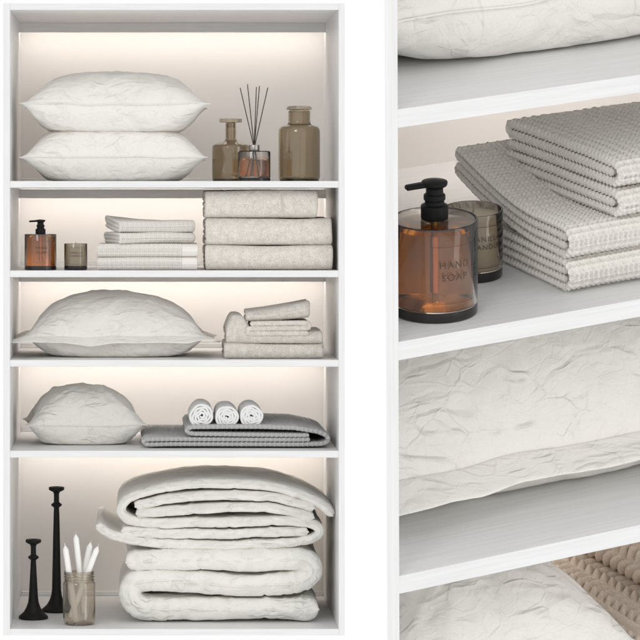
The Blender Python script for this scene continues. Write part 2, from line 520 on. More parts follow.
def build_near_cabinet():
    c = thing('shelving_cabinet', 'white grained shelf cabinet shown close up at an angle, cut by the right edge', 'cabinet')
    c.matrix_world = NM
    p = lambda n, g, m: obj(n, make_mesh(n, *g, smooth=False), m, c)
    RX = 0.776; zt, zb = NU[0] + .016, -1.07
    p('stile', prism([(OX, 0), (0, 0), (0, .016), (cant_x(.016), .016)], zb, zt), M['wv'])
    yb = N_DEPTH + .01
    p('canted_side_panel', prism([(cant_x(.0165), .0165), (cant_x(.0165, .0035), .0165), (cant_x(yb, .0035), yb), (cant_x(yb), yb)], zb, zt), M['wv'])
    p('side_panel', box(RX, RX + .016, 0, yb, zb, zt, .001), M['wv'])
    p('back_panel', box(cant_x(N_DEPTH, .0045), RX - .0005, N_DEPTH, N_DEPTH + .01, zb + .001, zt - .001), M['back'])

    def plan(z0, z1, n):
        e = .0042
        p(n, prism([(0, .0004), (RX, .0004), (RX, N_DEPTH), (cant_x(N_DEPTH, e), N_DEPTH), (cant_x(.017, e), .017), (0, .017)], z0, z1), M['wh'])
    plan(NU[0], NU[0] + .0156, 'top_panel')
    for i in range(4): plan(NU[i + 1], NF[i], 'shelf')
    plan(zb + .0004, zb + .016, 'bottom_panel')
    for i in range(4):
        xa = cant_x(N_DEPTH - .08, .03)
        p('light_pelmet', box(xa, RX - .001, N_DEPTH - .103, N_DEPTH - .095, NU[i] - .022, NU[i] - .0002), M['wh'])
        p('led_strip', box(xa + .01, RX - .004, N_DEPTH - .092, N_DEPTH - .070, NU[i] - .006, NU[i] - .001), M['led'])


build_near_cabinet()

# ------------------------------------------------------------------ pillows (inflated cloth)
PRM = {}    # grid parameters (u, v, side) of each pillow mesh by its vertex count


def inflate(w, d, nx, ny, seed, pressure=4.0, frames=26, shrink=0.0):
    """two sheets sewn at the rim and blown up; returns V, faces, rim loop (vertex indices in order)"""
    rng = np.random.RandomState(seed)
    V = []; top = {}; bot = {}; prm = []
    for j in range(ny + 1):
        for i in range(nx + 1):
            u = i / nx * 2 - 1; v = j / ny * 2 - 1
            z = 0.004 * (1 - u * u) * (1 - v * v) + 0.0006 * rng.randn()
            # rim bows in a little so that the corners stay as points
            x = w / 2 * u * (1 - 0.035 * (1 - v * v)); y = d / 2 * v * (1 - 0.045 * (1 - u * u))
            top[i, j] = len(V); V.append((x, y, z)); prm.append((u, v, 1))
            if 0 < i < nx and 0 < j < ny:
                bot[i, j] = len(V); V.append((x, y, -z)); prm.append((u, v, -1))
            else:
                bot[i, j] = top[i, j]
    Fc = []
    for j in range(ny):
        for i in range(nx):
            Fc.append((top[i, j], top[i + 1, j], top[i + 1, j + 1], top[i, j + 1]))
            Fc.append((bot[i, j], bot[i, j + 1], bot[i + 1, j + 1], bot[i + 1, j]))
    rim = [top[i, 0] for i in range(nx)] + [top[nx, j] for j in range(ny)] + [top[i, ny] for i in range(nx, 0, -1)] + [top[0, j] for j in range(ny, 0, -1)]
    PRM[len(V)] = np.array(prm, float)
    me = bpy.data.meshes.new('tmp'); me.from_pydata(V, [], Fc); me.update()
    o = bpy.data.objects.new('tmp', me); COL.objects.link(o)
    md = o.modifiers.new('cloth', 'CLOTH'); st = md.settings
    st.quality = 6; st.mass = 0.25; st.tension_stiffness = 25; st.compression_stiffness = 12; st.shear_stiffness = 8
    st.bending_stiffness = 0.08; st.air_damping = 6; st.use_pressure = True; st.uniform_pressure_force = pressure
    st.shrink_min = shrink
    st.effector_weights.gravity = 0
    md.collision_settings.use_collision = False; md.collision_settings.use_self_collision = False
    md.point_cache.frame_start = 1; md.point_cache.frame_end = 60
    for f in range(1, frames + 1):
        S.frame_set(f)
    ev = o.evaluated_get(bpy.context.evaluated_depsgraph_get()); m2 = ev.to_mesh()
    R = np.empty(len(m2.vertices) * 3, np.float32); m2.vertices.foreach_get('co', R); ev.to_mesh_clear()
    R = R.reshape(-1, 3).astype(float)
    bpy.data.objects.remove(o); bpy.data.meshes.remove(me)
    S.frame_set(1)
    return R, Fc, rim


def shape_pillow(V, w, d, up, dn, flat_dn=0.0, flat_up=0.0, seed=0, wr=0.003, px=3.2, py=.6):
    V = V.copy(); V -= (V.max(0) + V.min(0)) / 2
    V[:, 0] *= w / (np.ptp(V[:, 0])); V[:, 1] *= d / np.ptp(V[:, 1])
    z = V[:, 2]; zt, zb = z.max(), -z.min()
    u, v, sd = PRM[len(V)].T
    A = (1 - np.abs(u) ** px) * np.where(sd > 0, (1 - np.abs(v) ** 2.3) ** py, (1 - np.abs(v) ** 3) ** .42)
    zs = np.abs(np.where(z > 0, z / zt, z / zb))
    prof = .78 * A + .22 * zs * A ** .3
    q = V * [1, 1, 1.0]
    rimf = np.clip(np.minimum(1 - np.abs(u), 1 - np.abs(v)) / .16, 0, 1)
    V[:, 2] = np.where(sd > 0, prof * up * (1 + flat_up), -prof * dn * (1 + flat_dn))
    V[:, 2] += sd * rimf * (wr * fbm(q, 10, seed + 5, 2) + np.where(sd > 0, creases(q, 90, seed), creases(q, 70, seed + 50)))
    # the seam itself wanders a little
    V[:, 2] += (1 - rimf) * .003 * vnoise(np.stack([V[:, 0], V[:, 1], 0 * u], 1), 16, seed + 8)
    if flat_dn: V[:, 2] = smoothmax(V[:, 2], np.full(len(V), -dn), dn * 0.22)
    if flat_up: V[:, 2] = smoothmin(V[:, 2], np.full(len(V), up), up * 0.3)
    V[:, 2] -= V[:, 2].min()
    return V


def pillow_thing(label, V, Fc, rim, group=None, flange=None, seed=0, sub=1, loop=None, keep=None):
    """mesh thing (the cover) with a sewn piping and, if asked, a flange round the rim"""
    me = make_mesh('cover', V, Fc); o = obj('pillow', me, M['linen']); tag(o, label, 'pillow', group)
    if sub:
        s = o.modifiers.new('smooth', 'SUBSURF'); s.levels = sub; s.render_levels = sub
    L = V[rim]
    c = L.mean(0)
    L0 = L if loop is None else loop
    out = np.roll(L0, -1, 0) - np.roll(L0, 1, 0); out = np.stack([out[:, 1], -out[:, 0], 0 * out[:, 0]], 1)
    out /= np.linalg.norm(out, axis=1)[:, None] + 1e-9
    n = len(L)
    if flange is None:
        # piping: a thin cord along the seam
        r = 0.0013; k = 6; PV = []
        for a in range(k):
            an = 2 * math.pi * a / k
            PV.append(L + out * (r * math.cos(an)) + np.array([0, 0, r * math.sin(an)]))
        PV = np.stack(PV, 1).reshape(-1, 3)
        Q = [(i * k + a, i * k + (a + 1) % k, ((i + 1) % n) * k + (a + 1) % k, ((i + 1) % n) * k + a) for i in range(n) for a in range(k)]
        obj('piping', make_mesh('piping', PV, Q), M['linen'], o)
    else:
        fl, droop, wav = flange; m = 7
        s = np.r_[0, np.cumsum(np.linalg.norm(np.diff(L, axis=0), axis=1))]
        wave = vnoise(np.stack([L[:, 0] * 14, L[:, 1] * 14, 0 * s], 1), 1.0, seed) + .6 * vnoise(np.stack([L[:, 0] * 34, L[:, 1] * 34, 0 * s], 1), 1.0, seed + 2)
        # corners point diagonally: smooth the outward vector round the loop
        for _ in range(3): out = (np.roll(out, 1, 0) + out * 2 + np.roll(out, -1, 0)) / 4
        PV = []
        for a in range(m):
            t = a / (m - 1)
            cor = 1 + 0.55 * (np.abs(L[:, 0] - c[0]) / np.abs(L[:, 0] - c[0]).max()) ** 12 * (np.abs(L[:, 1] - c[1]) / np.abs(L[:, 1] - c[1]).max()) ** 12
            p = L + out * (fl * (t - .06) * cor)[:, None]
            p[:, 2] += -droop * t ** .9 + wav * wave * t
            p[:, 2] = np.maximum(p[:, 2], 0.003)
            PV.append(p)
        PV = np.stack(PV, 1).reshape(-1, 3)
        Q = [(i * m + a, i * m + a + 1, ((i + 1) % n) * m + a + 1, ((i + 1) % n) * m + a) for i in range(n) if keep is None or (keep[i] and keep[(i + 1) % n]) for a in range(m - 1)]
        fo = obj('flange', make_mesh('flange', PV, Q), M['linen'], o)
        sd = fo.modifiers.new('thick', 'SOLIDIFY'); sd.thickness = 0.0025; sd.offset = 0
        s2 = fo.modifiers.new('smooth', 'SUBSURF'); s2.levels = 1; s2.render_levels = 1
    return o


simA = inflate(0.46, 0.36, 80, 62, 1, 4.5)
simB = inflate(0.46, 0.36, 80, 62, 7, 4.0)
simC = inflate(0.31, 0.31, 60, 60, 11, 4.5)

k2 = KY(.24)
# bay one: two stacked pillows
VB = shape_pillow(simB[0], 184 * k2, .37, 27 * k2, 23 * k2, .35, .55, 3)
pb = pillow_thing('lower of the two stacked cream linen pillows, flattened, on the top shelf', VB, simB[1], simB[2], 'cream pillows in the left cabinet')
pb.location = (LX(114, .2), .235, ZF[0] + .0006)
VA = shape_pillow(simA[0], 186 * k2, .37, 34 * k2, 27 * k2, .35, 0.0, 21)
pa = pillow_thing('plump cream linen pillow with domed top, lying on another pillow under the lit top panel', VA, simA[1], simA[2], 'cream pillows in the left cabinet')
pa.location = (LX(115.5, .2), .235, ZF[0] + .0006 + VB[:, 2].max() - .005)
# bay three: oxford pillow with a flange
VO = shape_pillow(simB[0] * [1, -1, 1], 186 * k2, .35, 43 * k2, 20.5 * k2, .5, 0.0, 33, px=2.7, py=.8)
po = pillow_thing('wide cream pillow with a flat wavy flange round it on the third shelf', VO, [tuple(reversed(f)) for f in simB[1]], simB[2][::-1], 'cream pillows in the left cabinet', (.027, .014, .0055), 5)
po.location = (LX(115, .2), .255, ZF[2] + .0006)
# bay four: small square pillow
VC = shape_pillow(simC[0], 120 * k2, .28, 38 * k2, 20 * k2, .45, 0.0, 41, px=2.6)
pc = pillow_thing('small square cream pillow left of the grey blanket on the fourth shelf', VC, simC[1], simC[2], 'cream pillows in the left cabinet')
pc.location = (LX(83.5, .2), .27, ZF[3] + .0006); pc.rotation_euler = (0, 0, math.radians(4))


def fit_near(V, x, y, rz=0.0):
    """press a pillow against the canted side of the close-up cabinet and keep it off the back"""
    c, s = math.cos(rz), math.sin(rz)
    P = V.copy(); P[:, 0], P[:, 1] = V[:, 0] * c - V[:, 1] * s + x, V[:, 0] * s + V[:, 1] * c + y
    P[:, 0] = smoothmax(P[:, 0], cant_x(np.maximum(P[:, 1], 0), .0055), .006)
    P[:, 1] = smoothmin(P[:, 1], np.full(len(P), N_DEPTH - .055), .02)
    P[:, 0] -= x; P[:, 1] -= y
    return P


def near_pillow(label, V, Fc, rim, x, y, z, rz=0.0, flange=None, seed=0):
    o = pillow_thing(label, fit_near(V, x, y, rz), Fc, rim, 'cream pillows in the close-up cabinet', flange, seed, loop=V[rim], keep=(V[rim][:, 0] * math.cos(rz) + x > cant_x(V[rim][:, 1] + y, -.03)))
    if flange:
        for ch in kids(o):
            n = len(ch.data.vertices); co = np.empty(n * 3, np.float32); ch.data.vertices.foreach_get('co', co); co = co.reshape(-1, 3)
            co[:, 0] = smoothmax(co[:, 0] + x, cant_x(np.maximum(co[:, 1] + y, 0), .008), .006) - x
            co[:, 1] = np.maximum(co[:, 1], .006 - y)
            # the part pressed against the side lies along it right to its edge
            cl = np.repeat(V[rim][:, 0] + x < cant_x(V[rim][:, 1] + y, .012), 7)
            co[cl, 0] = cant_x(co[cl, 1] + y, .006) - x
            ch.data.vertices.foreach_set('co', co.ravel()); ch.data.update()
    put_near(o, x, y, z)
    return o


VN1 = shape_pillow(simA[0] * [1, -1, 1], .45, .33, .062, .055, .35, .3, 51)
near_pillow('cropped cream pillow at the very top of the close-up cabinet', VN1, [tuple(reversed(f)) for f in simA[1]], simA[2][::-1], .235, .235, NF[0] + .0006)
VN2 = shape_pillow(simB[0], .57, .37, .120, .046, .5, 0.0, 61, px=2.5, py=.8)
near_pillow('large crinkled cream pillow with a flange, under the soap shelf of the close-up cabinet', VN2, simB[1], simB[2], .240, .265, NF[2] + .0006, 0, (.036, .014, .0025), 9)
VN3 = shape_pillow(simC[0], .30, .30, .10, .055, .45, 0.0, 71, px=2.2)
near_pillow('cream pillow cut by the bottom edge, beside the braided knit blanket', VN3, simC[1], simC[2], .160, .20, NF[3] + .0006)

# ------------------------------------------------------------------ folded towels
def fold_path(depth, H, t, layers, r=None):
    """side view of a folded towel, (y, z) from its front at y = 0: an outer wrap, smooth at the front, and the ends folded in at the back"""
    r = r or H * 0.42
    h = t / 2; gap = (H - t) / max(1, layers - 1)
    y0 = h; zt = H - h; zb = h
    fr = y0 + t * 1.25; bk = depth - h - gap / 2; rr = gap / 2
    lo = [(y0 + r - r * math.cos(q), zb + r - r * math.sin(q)) for q in np.linspace(0, math.pi / 2, 8)]
    hi = [(y0 + r - r * math.sin(q), zt - r + r * math.cos(q)) for q in np.linspace(0, math.pi / 2, 8)]
    arc = np.linspace(0, math.pi, 7)[1:-1]
    if layers >= 3:      # the top layer loops at the back and comes forward underneath itself
        pts = [(fr, zt - gap), (bk, zt - gap)] + [(bk + rr * math.sin(q), zt - gap + rr - rr * math.cos(q)) for q in arc] + [(bk, zt)]
    else:
        pts = [(depth - h, zt)]
    pts += hi + lo
    if layers >= 4:
        pts += [(bk, zb)] + [(bk + rr * math.sin(q), zb + rr - rr * math.cos(q)) for q in arc] + [(bk, zb + gap), (fr, zb + gap)]
        if layers >= 5:
            pts[-1] = (fr + rr, zb + gap)
            pts += [(fr + rr - rr * math.sin(q), zb + gap + rr - rr * math.cos(q)) for q in arc] + [(fr + rr, zb + 2 * gap), (bk, zb + 2 * gap)]
    else:
        pts += [(depth - h, zb)]
    return np.array(pts)


CELL = 0.0052


def waffle(depth, hem=None):
    def f(s, w, side):
        row = np.floor(s / CELL)
        u = s / CELL - row - .5; v = w / CELL; v = v - np.floor(v) - .5
        pit = np.clip(np.cos(math.pi * u), 0, 1) ** .8 * np.clip(np.cos(math.pi * v), 0, 1) ** .8
        h = .0009 - depth * pit
        if hem is not None: h = np.where(w > hem, 0 * h, h)
        return h
    return f


def lump(seed, amp, scale=9):
    def f(V):
        V = V.copy()
        V[:, 2] += amp * (fbm(V * [1, 1, .4], scale, seed, 2)) * np.clip(V[:, 2] / 0.02, 0, 1)
        V[:, 1] += amp * .8 * fbm(V * [1, .5, 1], scale * 1.3, seed + 9, 2)
        V[:, 0] += amp * .8 * fbm(V * [.3, 1, 1], scale * 2, seed + 19, 2)
        return V
    return f


# the waffle towels: wide one (four layers) and narrow one (two thick folds)
TW = 0.237
wide_me = {}
for nm, seed in (('a', 1), ('b', 5)):
    g = sweep(fold_path(.205, .0305, .0068, 4, .0145), TW, .0066, .00095, .00095, 'yz', .003, waffle(.0046, TW * .34), lump(seed, .0022), (.0011, .0052))
    wide_me[nm] = make_mesh('towel', g[0], g[1], g[2])
narrow_me = {}
for nm, seed in (('a', 3), ('b', 8)):
    g = sweep(fold_path(.185, .027, .0088, 3, .0132), .184, .0082, .00095, .00095, 'yz', .003, waffle(.0046), lump(seed, .0026), (.0011, .0052))
    narrow_me[nm] = make_mesh('towel', g[0], g[1], g[2])


def lift(me, fx, fy, amp, name):
    """a copy of the towel whose back left part rides up"""
    n = len(me.vertices); co = np.empty(n * 3, np.float32); me.vertices.foreach_get('co', co); co = co.reshape(-1, 3)
    a = np.clip((fx - co[:, 0]) / .16, 0, 1); b = np.clip((co[:, 1] - fy) / .15, 0, 1)
    co[:, 2] += amp * (a ** 1.5) * (b ** 1.5)
    m2 = me.copy(); m2.name = name; m2.vertices.foreach_set('co', co.ravel()); m2.update()
    return m2


def towel(me, label, mat, group):
    o = obj('waffle_towel', me, mat); return tag(o, label, 'towel', group)


GW = 'white waffle towels stacked in the left cabinet'
cx = LX(147, .05)
o = towel(wide_me['a'], 'bottom waffle towel of the white stack beside the small candle', M['waffle'], GW); o.location = (cx, .03, ZF[1] + .0005)
o = towel(wide_me['b'], 'second waffle towel from the bottom of the white stack, squared ends', M['waffle'], GW); o.location = (cx + .001, .031, ZF[1] + .0315)
up = LX(158, .05)
nl = lift(narrow_me['b'], .05, .03, .014, 'towel')
o = towel(narrow_me['a'], 'third waffle towel from the bottom of the white stack, rounded ends, turned slightly', M['waffle'], GW); o.location = (up, .045, ZF[1] + .0625); o.rotation_euler.z = math.radians(13)
o = towel(nl, 'topmost waffle towel of the white stack beneath the first shelf', M['waffle'], GW); o.location = (up, .045, ZF[1] + .0895); o.rotation_euler.z = math.radians(12)

GN = 'waffle towels stacked in the close-up cabinet'
fx, fy = near_pt(571, 297, NF[1])
wl = lift(wide_me['a'], TW * .5, .06, .018, 'towel'); wl2 = lift(wide_me['b'], TW * .5, .06, .034, 'towel')
o = towel(wide_me['a'], 'lowest waffle towel resting on the shelf beside the vanilla candle', M['waffle'], GN); put_near(o, fx + TW / 2, fy, NF[1] + .0005)
o = towel(wl2, 'waffle towel with its back corner curling up, second from below in the close-up stack', M['waffle'], GN); put_near(o, fx + TW / 2, fy + .001, NF[1] + .0313)
ux, uy = near_pt(618, 220, NF[1] + .0625)
for me, dz, lab in ((narrow_me['a'], .0625, 'third waffle towel from below in the close-up stack, with folded layers at its side'), (narrow_me['b'], .0895, 'uppermost waffle towel of the close-up stack, its textured top in view')):
    o = towel(me, lab, M['waffle'], GN); put_near(o, ux + .0925, uy, NF[1] + dz, math.radians(3))

# bath towels in bay two
GB = 'beige terry bath towels in the second bay'
z = ZF[1] + .0005
for i, (x0, x1, h, lab) in enumerate(((205.5, 332, 24.6, 'bottom beige terry bath towel of the thick stack of three'), (205.5, 331.5, 27.2, 'middle beige terry bath towel of the thick stack of three'), (205, 317, 27.5, 'top beige terry bath towel with a seam, shorter than the two below it'))):
    hh = h * K; w = (x1 - x0) * KY(.05)
    g = sweep(fold_path(.33, hh, .013, 5, hh * .3), w, .0125, .003, .003, 'yz', .0055, lambda s, w_, side: .0006 * vnoise(np.stack([s.ravel(), w_.ravel(), 0 * s.ravel()], 1), 400, 3).reshape(s.shape), lump(30 + i, .0032, 7))
    o = obj('bath_towel', make_mesh('bath_towel', *g), M['bath']); tag(o, lab, 'towel', GB)
    o.location = (LX((x0 + x1) / 2, .05), .03 + .004 * i, z)
    if i == 2:
        sx = LX(282, .05) - LX((x0 + x1) / 2, .05)
        obj('seam', make_mesh('seam', *box(sx, sx + .002, -.0015, .004, .006, hh - .008, .0006), smooth=False), M['hand'], o)
    z += hh + .0005

# hand towels in bay three
GH = 'sand coloured terry towels on the third shelf'


def zpath(pts, ox, oy, sc, y=.06):
    return np.array([(LX(ox + px * sc, y), LZ(oy + py * sc, y)) for px, py in pts])


tz = lambda s, w_, side: .0005 * vnoise(np.stack([s.ravel(), w_.ravel(), 0 * s.ravel()], 1), 420, 3).reshape(s.shape)


def cloth_xz(name, parts, y0, depth, t, mat, lab, cat, group, step=.003, er=None, disp=None, wobble=None, place=None, prof=(2, .5), rib=None, pipe=0.0):
    gs = []
    for p in parts:
        gs.append(sweep(p, depth, t, step, step, 'xz', er, disp, prof=prof, rib=rib))
    V, Q, U = join_q(gs)
    raw = [resample(p, .0036)[0] for p in parts] if pipe else []
    if wobble: V = wobble(V)
    V[:, 1] += depth / 2
    base = np.array([(V[:, 0].min() + V[:, 0].max()) / 2, 0, V[:, 2].min()])
    V -= base
    o = obj(name, make_mesh(name, V, Q, U), mat); tag(o, lab, cat, group)
    o.location = (base[0], y0, base[2] if place is None else place)
    if pipe:        # sewn cord along the front edge of every layer
        pc = []
        for P in raw:
            k = 8; T = np.gradient(P, axis=0); T /= np.linalg.norm(T, axis=1)[:, None] + 1e-9; Nn = np.stack([-T[:, 1], T[:, 0]], 1)
            R3 = []
            for a in range(k):
                an = 2 * math.pi * a / k; q = P + Nn * (pipe * math.cos(an))
                R3.append(np.stack([q[:, 0], -depth / 2 + pipe * .3 + pipe * math.sin(an) + 0 * q[:, 0], q[:, 1]], 1))
            R3 = np.stack(R3, 1).reshape(-1, 3)
            pc.append((R3, [(i * k + a, i * k + (a + 1) % k, (i + 1) * k + (a + 1) % k, (i + 1) * k + a) for i in range(len(P) - 1) for a in range(k)]))
        PV, PF = merge(*pc)
        if wobble: PV = wobble(PV)
        PV[:, 1] += depth / 2
        obj('piping', make_mesh('piping', PV - base, PF), mat, o)
    return o


def terry_fold(lab, x0, x1, z0, h, depth, layers, y0, seed, bend=None):
    w = (x1 - x0) * KY(.06)
    V, Q, U = sweep(fold_path(depth, h, h / layers * .98, layers, h * .36), w, h / layers * .96, .0025, .0025, 'yz', .0045, tz, lump(seed, .0024, 9))
    if bend: V = bend(V, w)
    o = obj('hand_towel', make_mesh('hand_towel', V, Q, U), M['hand']); tag(o, lab, 'towel', GH)
    o.location = (LX((x0 + x1) / 2, .06), y0, z0)
    return o


def hump(V, w):
    V = V.copy(); u = V[:, 0] + w / 2
    a = np.clip(u / .042, 0, 1)
    V[:, 2] += np.clip(V[:, 2] / .031, 0, 1) * (.036 * np.exp(-(np.abs(u - .026) / .027) ** 3) - .010 * np.exp(-(u / .008) ** 2))
    return V


def slant(V, w):
    V = V.copy(); u = V[:, 0] / w + .5
    V[:, 2] = V[:, 2] * (.72 + .42 * u) + .0105 * u * u + .002
    return V


h1 = 14.6 * KY(.06); h2 = 13.2 * KY(.06)
terry_fold('lowest sand terry towel under the folded stack on the third shelf', 224, 322.8, ZF[2] + .0005, h1, .26, 3, .05, 61)
terry_fold('sand terry towel whose left end bulges up into a hump', 226, 322.5, ZF[2] + .0008 + h1, h2, .25, 3, .055, 66, hump)
terry_fold('small sand terry towel slanting on top of the third shelf stack', 246, 310.5, LZ(322.5, .06), 14.6 * KY(.06), .19, 2, .055, 70, slant)
smp = catmull([(500, 232), (330, 232), (190, 232), (176, 226), (176, 212), (190, 206), (330, 205), (480, 204), (498, 198), (498, 184), (480, 178), (330, 178), (185, 180)], 8)
cloth_xz('hand_towel', [zpath(smp, 215, 290, .1875)], .05, .2, .0118, M['hand'], 'small sand terry towel folded in three under the slanted top one', 'towel', GH, er=.0038, disp=tz, wobble=lump(68, .001, 9))
# ------------------------------------------------------------------ bay four: knit blanket and rolled towels
def knit(s, w, side):
    a = s / .0150; col = np.floor(a); u = a - col - .5
    sg = np.where(col % 2 < 1, 1.0, -1.0)
    q = w / .0135 + sg * u * 1.1
    v = q - np.floor(q) - .5
    return .0085 * np.clip(1 - (v * 2) ** 2, 0, 1) ** .7 * (.35 + .65 * np.clip(1 - (np.abs(u) * 2) ** 3, 0, 1)) - .0035


def grid_knit(s, w, side):
    c = .0112; row = np.floor(w / c); v = w / c - row - .5; u = s / c + .5 * (row % 2); u = u - np.floor(u) - .5
    return 0.0020 - .0078 * np.clip(np.cos(math.pi * u), 0, 1) ** .8 * np.clip(np.cos(math.pi * v), 0, 1) ** .8


bl = lambda pts: zpath(pts, 130, 390, .328, .1)
bp = np.vstack([catmull([(548, 156), (300, 156), (60, 155)], 8), catmull([(48, 156), (40, 162), (48, 169)], 6), catmull([(60, 170), (300, 170), (575, 170)], 8),
                catmull([(592, 167), (602, 158), (596, 144), (570, 132)], 6), catmull([(500, 120), (400, 117), (300, 117), (190, 118)], 8), catmull([(178, 122), (173, 129), (180, 136)], 6), catmull([(195, 139), (350, 141), (545, 143)], 8)])
blanket = cloth_xz('knit_blanket', [bl(bp)], .07, .43, .0085, M['knit'], 'grey waffle knit blanket folded under three rolled white towels', 'blanket', None, .0015, .0045, grid_knit, lump(81, .0016, 7), ZF[3] + .0016, rib=(.0055, .0112))
# a braided one in the close-up, its taupe being warm light put into the colour
nb = cloth_xz('knit_blanket', [bl(bp)], .07, .43, .0085, M['knit2'], 'x', 'blanket', None, .0013, .0045, knit, lump(81, .0016, 7))
tag(nb, 'chunky braided knit blanket with warm light put into its colour, in the lower right corner of the close-up', 'blanket')
bw = blanket.dimensions.x / 2
put_near(nb, .305 + bw, .05, NF[3] + .0012)

GR = 'white rolled towels on the grey blanket'
for i, (px, py, r, lab) in enumerate(((202, 415.8, 13.2, 'left rolled white towel on the grey blanket'), (227.6, 416.8, 12.6, 'middle rolled white towel on the grey blanket'), (252.2, 417.2, 12.6, 'right rolled white towel on the grey blanket'))):
    rr = r * KY(.1); t = .0052; turns = 4.3
    a = np.linspace(0, turns * 2 * math.pi, 220)
    rad = .0025 + (rr - t / 2 - .0025) * a / a[-1]
    sq = 1 + .05 * np.sin(2 * a + i) + .05 * np.sin(3 * a + 2 * i) + .04 * np.sin(5.3 * a + i)
    rad = rad * (1 + (sq - 1) * np.clip(1.15 - a / a[-1], 0, 1) * 1.6)
    ph = -math.pi / 2 - a[-1] + (.25, -.3, .1)[i]
    pth = np.stack([rad * np.cos(a + ph), rad * np.sin(a + ph)], 1)
    g = sweep(pth, .20, t, .0011, .0011, 'xz', .0024, waffle(.0022), None)
    V = g[0].copy(); V[:, 1] += .10
    V[:, 2] -= V[:, 2].min()
    o = obj('rolled_towel', make_mesh('rolled_towel', V, g[1], g[2]), M['roll']); tag(o, lab, 'towel', GR)
    o.location = (LX(px, .08), .086, LZ(429.4, .08))

# ------------------------------------------------------------------ bay five: duvets
dz = lambda pts: zpath(pts, 95, 460, .3906, .16)


def duvet_wob(seed, amp):
    def f(V):
        V = V.copy(); q = V * [1, .6, 1]
        n = fbm(q, 10, seed, 3) + .8 * ridge(q * [1, .5, 2], 12, seed + 4) + .5 * ridge(q, 26, seed + 6)
        V[:, 2] += amp * n
        V[:, 1] += amp * 2.2 * fbm(V * [1, .3, 1.6], 8, seed + 8, 2)
        V[:, 0] += amp * .8 * fbm(V * [.3, .5, 1], 12, seed + 12, 2)
        V[:, 1] -= creases(V[:, [0, 2, 1]], 170, seed, (.02, .07), (.004, .008), .0045) * np.clip((-V[:, 1] - .10) / .06, 0, 1)
        return V
    return f


pA = catmull([(572, 382), (450, 384), (300, 385), (180, 385), (124, 383), (98, 368), (90, 346), (98, 324), (122, 313), (170, 312), (250, 317), (350, 322), (450, 320), (520, 312), (548, 298), (552, 280), (536, 264), (490, 256), (400, 257), (300, 258), (180, 259), (80, 263)], 10)
cloth_xz('duvet', [dz(pA)], .10, .42, 57 * .3906 * KY(.16), M['linen2'], 'thick cream duvet folded in an s shape at the bottom of the cabinet', 'duvet', 'cream duvets in the bottom bay', .0036, .024, None, duvet_wob(91, .0038), ZF[4] + .0008, (2.6, .62), pipe=.0021)
pB = catmull([(4, 160), (18, 172), (40, 184), (90, 197), (180, 208), (300, 212), (420, 211), (520, 205), (560, 193), (574, 177), (560, 161), (520, 154), (420, 152), (280, 155), (160, 158), (98, 152), (72, 136), (68, 116), (88, 94), (140, 76), (240, 61), (340, 57), (440, 63), (530, 86), (585, 114), (607, 138)], 10)
pB2 = catmull([(102, 118), (116, 112), (200, 97), (340, 86), (460, 93), (560, 118)], 10)
pB3 = catmull([(104, 133), (200, 128), (300, 119), (380, 115), (460, 121), (560, 142)], 10)
pB4 = catmull([(66, 176), (180, 183), (330, 183), (450, 181), (545, 179)], 10)
cloth_xz('duvet', [dz(pB), dz(pB2), dz(pB3), dz(pB4)], .11, .40, 24.5 * .3906 * KY(.16), M['linen2'], 'thinner cream duvet folded in loose layers on top of the thick one', 'duvet', 'cream duvets in the bottom bay', .0036, .014, None, duvet_wob(97, .0024), None, (2.4, .75), pipe=.0017)

# ------------------------------------------------------------------ bottles, candles, candlesticks
def part(name, g, mat, parent, smooth=True):
    o = obj(name, make_mesh(name, *g, smooth=False), mat, parent)
    if smooth:
        o.data.polygons.foreach_set('use_smooth', np.ones(len(o.data.polygons), bool))
        o.data.set_sharp_from_angle(angle=math.radians(38))
    return o


def text_on_cylinder(lines, r, parent, name, mat, rot=0.0, frame=None):
    """lines: (text, size, z).  Letters are thin solid shapes wrapped round a cylinder of radius r, facing -y."""
    pieces = []
    for txt, size, z in lines:
        cu = bpy.data.curves.new('t', 'FONT'); cu.body = txt; cu.size = size; cu.align_x = 'CENTER'; cu.align_y = 'CENTER'
        cu.space_character = 1.25; cu.resolution_u = 3
        to = bpy.data.objects.new('t', cu); COL.objects.link(to)
        me = to.to_mesh() if False else bpy.data.meshes.new_from_object(to.evaluated_get(bpy.context.evaluated_depsgraph_get()))
        V = np.array([v.co[:] for v in me.vertices]); Fc = [tuple(p.vertices) for p in me.polygons]
        bpy.data.objects.remove(to); bpy.data.meshes.remove(me); bpy.data.curves.remove(cu)
        if len(V) == 0: continue
        V[:, 1] += z
        pieces.append((V, Fc))
    if frame:
        w, z0, z1, th = frame
        for (a, b, c, d) in ((-w, w, z0, z0 + th), (-w, w, z1 - th, z1), (-w, -w + th, z0, z1), (w - th, w, z0, z1)):
            nx = 24 if b - a > .01 else 1
            xs = np.linspace(a, b, nx + 1)
            V = np.array([(x, zz, 0) for x in xs for zz in (c, d)]); Fc = [(2 * i, 2 * i + 2, 2 * i + 3, 2 * i + 1) for i in range(nx)]
            pieces.append((V, Fc))
    V, Fc = merge(*pieces)
    an = V[:, 0] / r + rot
    P = np.stack([r * np.sin(an), -r * np.cos(an), V[:, 1]], 1)
    return part(name, (P, Fc), mat, parent, False)


